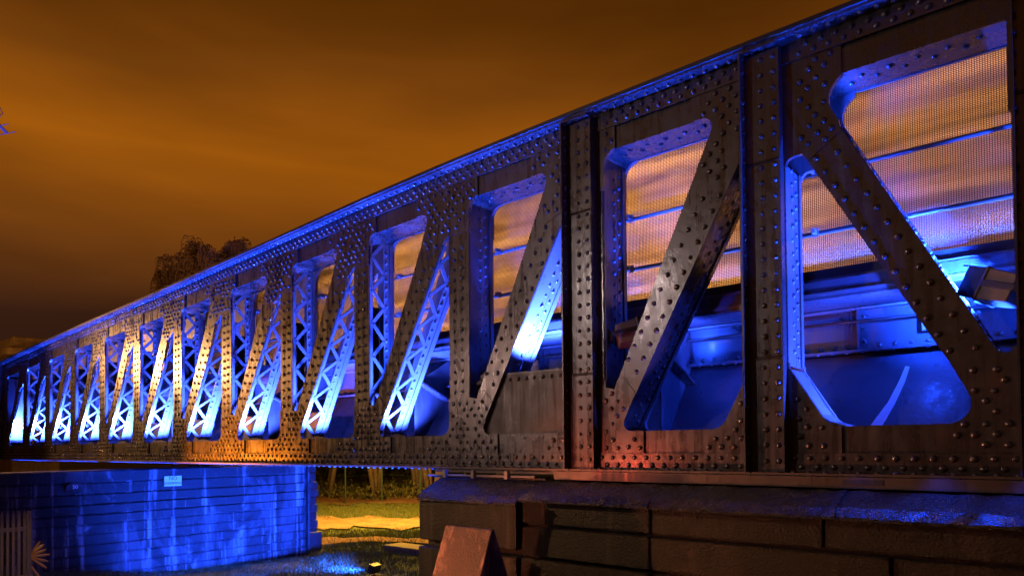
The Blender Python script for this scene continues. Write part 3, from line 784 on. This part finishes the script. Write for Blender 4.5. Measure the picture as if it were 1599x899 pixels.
# darker return on the left side
def text(name, s, loc, size, mat, par, depth=.002):
    cu = bpy.data.curves.new(name, 'FONT'); cu.body = s; cu.size = size; cu.align_x = 'CENTER'; cu.align_y = 'CENTER'; cu.extrude = depth; cu.materials.append(mat)
    tmp = bpy.data.objects.new(name, cu); C.objects.link(tmp); me = bpy.data.meshes.new_from_object(tmp.evaluated_get(bpy.context.evaluated_depsgraph_get()))
    bpy.data.objects.remove(tmp); bpy.data.curves.remove(cu); me.name = name
    if not me.materials: me.materials.append(mat)
    o = bpy.data.objects.new(name, me); link(o, par); o.location = loc; o.rotation_euler = (R(90), 0, R(90)); return o
sg = thing('warning_sign', 'small rectangular no swimming sign fixed on the blue concrete wall', 'sign', (XW+.03, 1.02, -.75))
bevelled(MB().box(XW+.016, XW+.028, .86, 1.20, -.85, -.65).build('board', SIGNW, sg), .004)
text('lettering', 'NO', (XW+.030, 1.03, -.70), .10, SIGNB, sg); text('lettering', 'SWIMMING', (XW+.030, 1.03, -.795), .068, SIGNB, sg)
sp = thing('number_plate', 'oval plate numbered 50 on the left half of the blue wall', 'plate', (XW+.03, -.68, -.80))
m = MB(); rim = [(math.cos(a*math.pi/12)*.15, math.sin(a*math.pi/12)*.10) for a in range(24)]
m.add([(XW+.012, -.68+a, -.80+b) for a, b in rim] + [(XW+.028, -.68+a, -.80+b) for a, b in rim], [tuple(range(24)), tuple(range(47, 23, -1))] + [(i, (i+1) % 24, 24+(i+1) % 24, 24+i) for i in range(24)])
m.build('board', CONC, sp); text('lettering', '50', (XW+.030, -.68, -.78), .09, SIGNW, sp)

# ------------------------------------------------------------------ palisade fence with fan
FX, FY = -9.0, -2.17
pf = thing('palisade_fence', 'grey steel palisade fence end with a spiked fan beside the blue wall', 'fence', (FX, FY, GZ))
for i in range(11):
    y = FY - .045 - i*.062
    MB().hexa([(FX,y-.014,-2.6),(FX+.02,y-.014,-2.6),(FX+.02,y+.014,-2.6),(FX,y+.014,-2.6)], [(FX,y-.014,-.97),(FX+.02,y-.014,-.97),(FX+.02,y+.014,-.97),(FX,y+.014,-.97)]).add([(FX,y-.014,-.97),(FX+.02,y-.014,-.97),(FX+.02,y+.014,-.97),(FX,y+.014,-.97),(FX+.01,y,-.90)], [(0,1,4),(1,2,4),(2,3,4),(3,0,4)]).build('pale', GALV, pf)
for z in (-1.16, -1.80): MB().box(FX-.03, FX-.001, FY-.75, FY, z-.025, z+.025).build('rail', GALV, pf)
MB().box(FX-.03, FX+.03, FY-.012, FY+.028, -2.6, -.93).build('end_post', GALV, pf)
MB().box(FX-.03, FX+.01, FY-.86, FY-.80, -2.6, -.92).build('end_post', BLK, pf)
for i, ang in enumerate((62, 44, 24, 2, -22, -42, -58, -70, -78)):
    a = R(ang); L = random.uniform(.17, .23); c0 = Vector((FX+.02, FY+.03, -1.50 - .012*i)); c1 = c0 + Vector((.04, math.cos(a)*L, math.sin(a)*L))
    if i > 5: c0.z -= .10*(i-5); c1.z -= .12*(i-5)
    m = MB(); m.tube([c0, c0*.25+c1*.75, c1], [.013, .018, .009], 6); m.build('fan_spike', FAN, pf)

spot('fan_fill_light', (-6.8, -3.7, -.9), (-9, -2.12, -1.55), 38, (1., .55, .16), 26, .6, .04)  # unseen fill added to brighten the fan spikes
# ------------------------------------------------------------------ near stone pier
sp = thing('stone_pier', 'dark weathered stone pier of large blocks carrying the near end of the bridge', 'pier', (0, .2, GZ))
random.seed(5)
def block(x0, x1, z0, z1, y0, mat=PIER, chamf=0.):
    j = lambda: random.uniform(-.008, .008)
    b = [(x0+.006, y0+j(), z0+.007), (x1-.006, y0+j(), z0+.007), (x1-.006, .35, z0+.007), (x0+.006, .35, z0+.007)]
    tp = [(x0+.006, y0+j(), z1-.007), (x1-.006, y0+j(), z1-.007), (x1-.006, .35, z1-.007), (x0+.006, .35, z1-.007)]
    return bevelled(MB().hexa(b, tp).build('stone_block', mat, sp), .018, 3)
rows = [(-.56, -.79), (-.80, -1.06), (-1.07, -1.34), (-1.35, -1.62), (-1.63, -1.90), (-1.91, -2.2), (-2.2, -2.7)]
for i, (zb, za) in enumerate(rows):
    x = -1.9 + (0 if i % 2 == 0 else 0.); 
    for L in ([1.25, 1.22, 1.4, 1.5] if i % 2 == 0 else [1.25, 1.6, 1.2, 1.3]):
        block(x, min(x+L, 3.6), za, zb, -.47 + random.uniform(-.015, .015)); x += L
        if x > 3.5: break
    if i % 2 == 0: block(-3.14, -1.9, rows[min(i+1, len(rows)-1)][1] if i else -1.02, zb+.0 if i else -.62, -.52, PIER)
# coping stones with sloped top
x = -3.14
for i, L in enumerate((1.24, 1.25, 1.3, 1.35, 1.6)):
    y0 = -.53 if i == 0 else -.50; zt_ = -.43; zb = -.615 if i == 0 else -.575
    m = MB(); a, b = x+.004, x+L-.004
    prof = [(y0, zb-.02), (y0, zb+.0), (y0+.05, zb+.055), (-.20, zt_), (.4, zt_+.01), (.4, zb-.02)]
    nx = 16
    V = []; F = []
    for q in range(nx+1):
        xx = a + (b-a)*q/nx
        for pi_, (yy, z_) in enumerate(prof):
            jj = .009 if 0 < pi_ < 4 else 0
            V.append((xx, yy + random.uniform(-jj, jj), z_ + random.uniform(-jj, jj)*.8))
    n_ = len(prof)
    for q in range(nx):
        for r_ in range(n_): s_ = (r_+1) % n_; F.append((q*n_+r_, (q+1)*n_+r_, (q+1)*n_+s_, q*n_+s_))
    F.append(tuple(range(n_))); F.append(tuple(nx*n_+r_ for r_ in reversed(range(n_))))
    MB().add(V, F).build('coping_stone', LEDGE, sp); x += L
MB().box(-3.10, 3.55, -.42, .34, -2.7, -.60).build('pier_core', PIER, sp)
MB().box(-3.12, -1.9, -.40, .33, -2.7, -.62).build('pier_core', PIER, sp)
# wedge stone in front of the pier
wd = MB().hexa([(-2.21, -1.42, -1.63), (-1.68, -1.42, -1.60), (-1.60, -.75, -1.68), (-2.14, -.75, -1.70)], [(-2.14, -1.13, -.752), (-1.645, -1.13, -.755), (-1.637, -1.10, -.757), (-2.13, -1.10, -.754)]).build('wedge_stone', WEDGE)
MB().box(-2.35, -1.45, -1.6, -.6, -2.65, -1.60).build('footing', WEDGE, wd)
tag(bevelled(wd, .01), 'orange lit sloping stone wedge leaning up in front of the near pier', 'stone wedge')
tb = MB().box(-10.9, -9.6, 5.45, 6.0, -2.65, -2.44).build('timber_kerb', TIMBER); bevelled(tb, .015)
tag(tb, 'low timber edged box on the grass just left of the near pier', 'kerb')
# small pipes and brackets on pier head
pb = thing('pipe_bracket', 'thin steel pipes and clips lying on the left head of the near pier', 'bracket', (-2.9, -.3, -.43))
for i, x in enumerate((-3.0, -2.62, -2.20)): MB().box(x-.018, x+.018, -.30, -.26, -.42, -.345).build('clip', GALV, pb)
MB().tube([(-3.25, -.27, -.40), (-1.9, -.25, -.395)], .012, 6).build('pipe', GALV, pb)
MB().tube([(-3.2, -.24, -.415), (-1.8, -.22, -.415)], .01, 6).build('pipe', BLK, pb)

# ------------------------------------------------------------------ next span beyond the far end
ns = thing('approach_span', 'dark next bridge span beyond the left end with one lit diagonal', 'bridge', (-22, .3, -.3))
xa = xr_(NP)-.11
MB().box(xa-4, xa, -.06, W_, 1.62, 1.96).build('top_chord', DARK, ns); MB().box(xa-4, xa, -.12, W_, -.33, -.05).build('bottom_chord', DARK, ns)
for q in (0, -1.6, -3.2): MB().box(xa+q-.25, xa+q-.02, -.04, W_-.02, -.05, 1.62).build('vertical_post', DARK, ns)
for q in (0, -1.6):
    MB().hexa([(xa+q-1.3,.02,-.05),(xa+q-.95,.02,-.05),(xa+q-.95,W_-.05,-.05),(xa+q-1.3,W_-.05,-.05)], [(xa+q-.6,.02,1.62),(xa+q-.3,.02,1.62),(xa+q-.3,W_-.05,1.62),(xa+q-.6,W_-.05,1.62)]).build('diagonal', LIT_PALE, ns)
    spot('truss_floodlight', (xa+q-.5, .15, 0), (xa+q-.75, .15, .9), 40, BLUE, 110, .6, .04)
MB().box(xa-4.2, xa+.3, .5, .56, 1.1, 1.95).build('parapet', DARK, ns)

# ------------------------------------------------------------------ stone tower top and aerial at far left
tw = thing('stone_tower', 'stone tower top with stepped cap at the left edge behind the bridge', 'tower', (-29.5, 2.6, GZ))
bevelled(MB().box(-31.2, -27.1, 2.1, 3.6, GZ, 3.25).build('shaft', TOWER, tw), .06)
bevelled(MB().box(-31.4, -26.9, 1.9, 3.8, 3.252, 3.52).build('cornice', TOWER, tw), .05)
bevelled(MB().box(-31.0, -27.35, 2.2, 3.5, 3.522, 3.98).build('cap', TOWER, tw), .06)
spot('tower_lamp_light', (-24.5, -3., 1.5), (-27, 2, 3.3), 500, (1., .45, .1), 60, .8, .1)
ae = thing('rooftop_aerial', 'television aerial with a bright blue boom and thin rods against the sky', 'aerial', (-16, -2.6, GZ))
MB().tube([(-16, -2.6, GZ), (-16, -2.6, 8.7)], .04, 8).build('mast', GALV, ae)
MB().tube([(-16, -2.6, 8.42), (-16, -.74, 6.80)], .035, 8).build('boom', LIT_PALE, ae)
for i in range(14):
    a = i/13; y = -2.5+1.75*a; z = 8.34-1.55*a
    MB().tube([(-16.25, y-.10, z), (-15.75, y+.11, z)], .008, 5).build('element', LIT_PALE, ae)
MB().tube([(-16, -1.0, 7.32), (-16, -.86, 7.30), (-16, -.82, 7.2), (-16, -.9, 7.1), (-16, -1.1, 7.1)], .012, 5).build('loop', LIT_PALE, ae)
MB().tube([(-16, -2.6, 7.3), (-16, -1.1, 7.21)], .012, 5).build('stay', LIT_PALE, ae)
spot('aerial_light', (-15.2, -3., 3.), (-16, -1.2, 7.2), 260, (.16, .2, 1.), 40, .8, .05)

# ------------------------------------------------------------------ trees
def strands(m, P, L, drop, w0, n_=5, dirv=None):
    pts = []; a = random.uniform(0, 6.28) if dirv is None else dirv; p_ = Vector(P); hx, hy = math.cos(a), math.sin(a)
    for i in range(n_+1):
        q = i/n_; pts.append(p_ + Vector((hx*L*.45*q**.7, hy*L*.45*q**.7, L*(.22*math.sin(q*2.2) - drop*q*q)))+Vector((random.uniform(-.03, .03), random.uniform(-.03, .03), 0)))
    m.tube(pts, [w0*(1-.7*i/n_) for i in range(n_+1)], 3)
def weeping(name, label, base, H, spread, seed, group=None):
    random.seed(seed); th = thing(name, label, 'tree', base, group); x, y, z = base
    tm = MB(); cm = MB(); tm.tube([(x, y, z), (x+.15, y, z+H*.25), (x-.1, y+.1, z+H*.5), (x+.2, y, z+H*.75)], [.38, .30, .2, .08], 9)
    for i in range(64):
        a = random.uniform(0, 6.28); zz_ = z + H*random.uniform(.42, .78); L = spread*random.uniform(.55, 1.)
        p0 = Vector((x, y, zz_)); p1 = p0 + Vector((math.cos(a)*L*.5, math.sin(a)*L*.5, H*.16)); p2 = p0 + Vector((math.cos(a)*L, math.sin(a)*L, H*random.uniform(.10, .24)))
        tm.tube([p0, p1, p2], [.09, .055, .02], 5)
        for j in range(120):
            q = random.uniform(.3, 1.); b = p0.lerp(p1, q*2) if q < .5 else p1.lerp(p2, q*2-1)
            strands(cm, b + Vector((random.uniform(-.3, .3), random.uniform(-.3, .3), random.uniform(-.15, .25))), random.uniform(.45, 1.0), random.uniform(.4, .9), random.uniform(.020, .042))
    tm.build('trunk', BARK, th, smooth=True); kind(cm.build('crown', TWIG, th, fix=False), 'stuff')
weeping('weeping_birch', 'bare weeping tree rising behind the bridge top against the orange sky', (-32.0, 12.0, GZ), 13.5, 2.0, 21)
weeping('weeping_birch', 'smaller bare weeping crown at the left of the taller weeping tree behind the bridge', (-36.3, 12.2, GZ), 12.9, 1.5, 22)
spot('path_lamp_light', (-19.5, 12.2, .6), (-23, 16.5, -1.), 900, (1., .5, .1), 120, .8, .1)
spot('tree_fill_light', (-25, 3.5, 4.0), (-33.5, 12, 9), 1500, (1., .45, .1), 60, .8, .2)  # unseen fill added to lift the bare crowns
def stem_tree(base, label, n, H, seed):
    random.seed(seed); th = thing('bankside_tree', label, 'tree', base, 'trees along the bank behind the path'); x, y, z = base; tm = MB(); cm = MB()
    for i in range(n):
        a = random.uniform(0, 6.28); s_ = random.uniform(.25, .7); b = Vector((x+math.cos(a)*.18, y+math.sin(a)*.18, z))
        e = Vector((x+math.cos(a)*s_*2.2, y+math.sin(a)*s_*2.2, z+H*random.uniform(.8, 1.)))
        mid = b.lerp(e, .5) + Vector((random.uniform(-.15, .15), random.uniform(-.15, .15), 0))
        tm.tube([b, mid, e], [.14, .10, .05], 7)
        for j in range(60):
            q = b.lerp(e, random.uniform(.45, 1.1)) + Vector((random.gauss(0, .6), random.gauss(0, .6), random.gauss(0, .35)))
            strands(cm, q, random.uniform(.3, .7), .4, .008, 3)
            for h in range(4):
                c = q + Vector((random.gauss(0, .2), random.gauss(0, .2), random.gauss(0, .2))); d1 = Vector((random.gauss(0, 1), random.gauss(0, 1), random.gauss(0, 1))).normalized()*.07; d2 = d1.orthogonal().normalized()*.035
                cm.add([c-d1, c+d2, c+d1, c-d2], [(0, 1, 2, 3)])
    tm.build('trunk', BARK, th, smooth=True); kind(cm.build('crown', LEAF, th, fix=False), 'stuff')
for i, (px_, py_, n, H) in enumerate(((-26.6, 14.8, 2, 5.), (-23.9, 15.9, 4, 5.5), (-22.6, 17.4, 3, 6.), (-20.9, 16.6, 5, 5.5), (-29.4, 14.5, 3, 5.), (-18.2, 18.6, 3, 5.5))):
    stem_tree((px_, py_, gz(px_, py_)), ['two stemmed bare tree behind the left end of the fence line', 'four stemmed pale tree in the middle of the gap under the bridge', 'leaning slim tree just right of the four stemmed one', 'thick many stemmed tree just left of the near pier', 'shadowed tree hidden mostly by the blue wall end', 'tree hidden mostly behind the near pier'][i], n, H, 60+i)
# undergrowth along the bank: clumps, one mass
random.seed(9); um = MB()
for i in range(2600):
    a = random.random(); x = -31 + 16*a + random.gauss(0, .5); y = 12.0 + 7.2*a + random.gauss(.6, .5); z = gz(x, y); h = random.uniform(.1, .75)*random.random()+.08
    c = Vector((x, y, z+h)); d1 = Vector((random.gauss(0, 1), random.gauss(0, 1), random.gauss(.4, 1))).normalized()*random.uniform(.05, .14); d2 = d1.orthogonal().normalized()*.04
    um.add([c-d1, c+d2, c+d1, c-d2], [(0, 1, 2, 3)])
    if i % 5 == 0: um.tube([(x, y, z), (x+random.gauss(0, .1), y, z+h+.25)], .008, 3)
kind(um.build('undergrowth', LEAF, None, fix=False), 'stuff')
# dark woodland mass behind
random.seed(10); bm_ = MB()
for i in range(9000):
    a = random.random(); x = -46 + 40*a + random.gauss(0, 1); y = 14.5 + 15*a + random.gauss(3.2, .9); z = gz(x, y) + random.uniform(.0, 5.2)
    c = Vector((x, y, z)); d1 = Vector((random.gauss(0, 1), random.gauss(0, 1), random.gauss(0, 1))).normalized()*random.uniform(.2, .42); d2 = d1.orthogonal().normalized()*.2
    bm_.add([c-d1, c+d2, c+d1, c-d2], [(0, 1, 2, 3)])
kind(bm_.build('woods', LEAF, None, fix=False), 'stuff')
# mesh fence on green posts beyond the path
gf = thing('wire_fence', 'tall green wire fence on slim posts between the grass and the bank trees', 'fence', (-22.5, 14, GZ))
pts = [(-25.4, 13.0), (-23.4, 13.6), (-21.6, 14.2), (-20.0, 15.0), (-18.2, 15.9), (-27.4, 12.3)]
for x, y in pts: MB().tube([(x, y, gz(x, y)), (x, y, gz(x, y)+2.1)], .035, 8).build('post', FENCEG, gf)
wm = MB(); pp = sorted(pts)
for (ax, ay), (bx, by) in zip(pp, pp[1:]):
    for j in range(6): z = .1 + j*.38; wm.tube([(ax, ay, gz(ax, ay)+z), (bx, by, gz(bx, by)+z)], .004, 3)
kind(wm.build('wires', FENCEG, gf, fix=False), 'stuff')
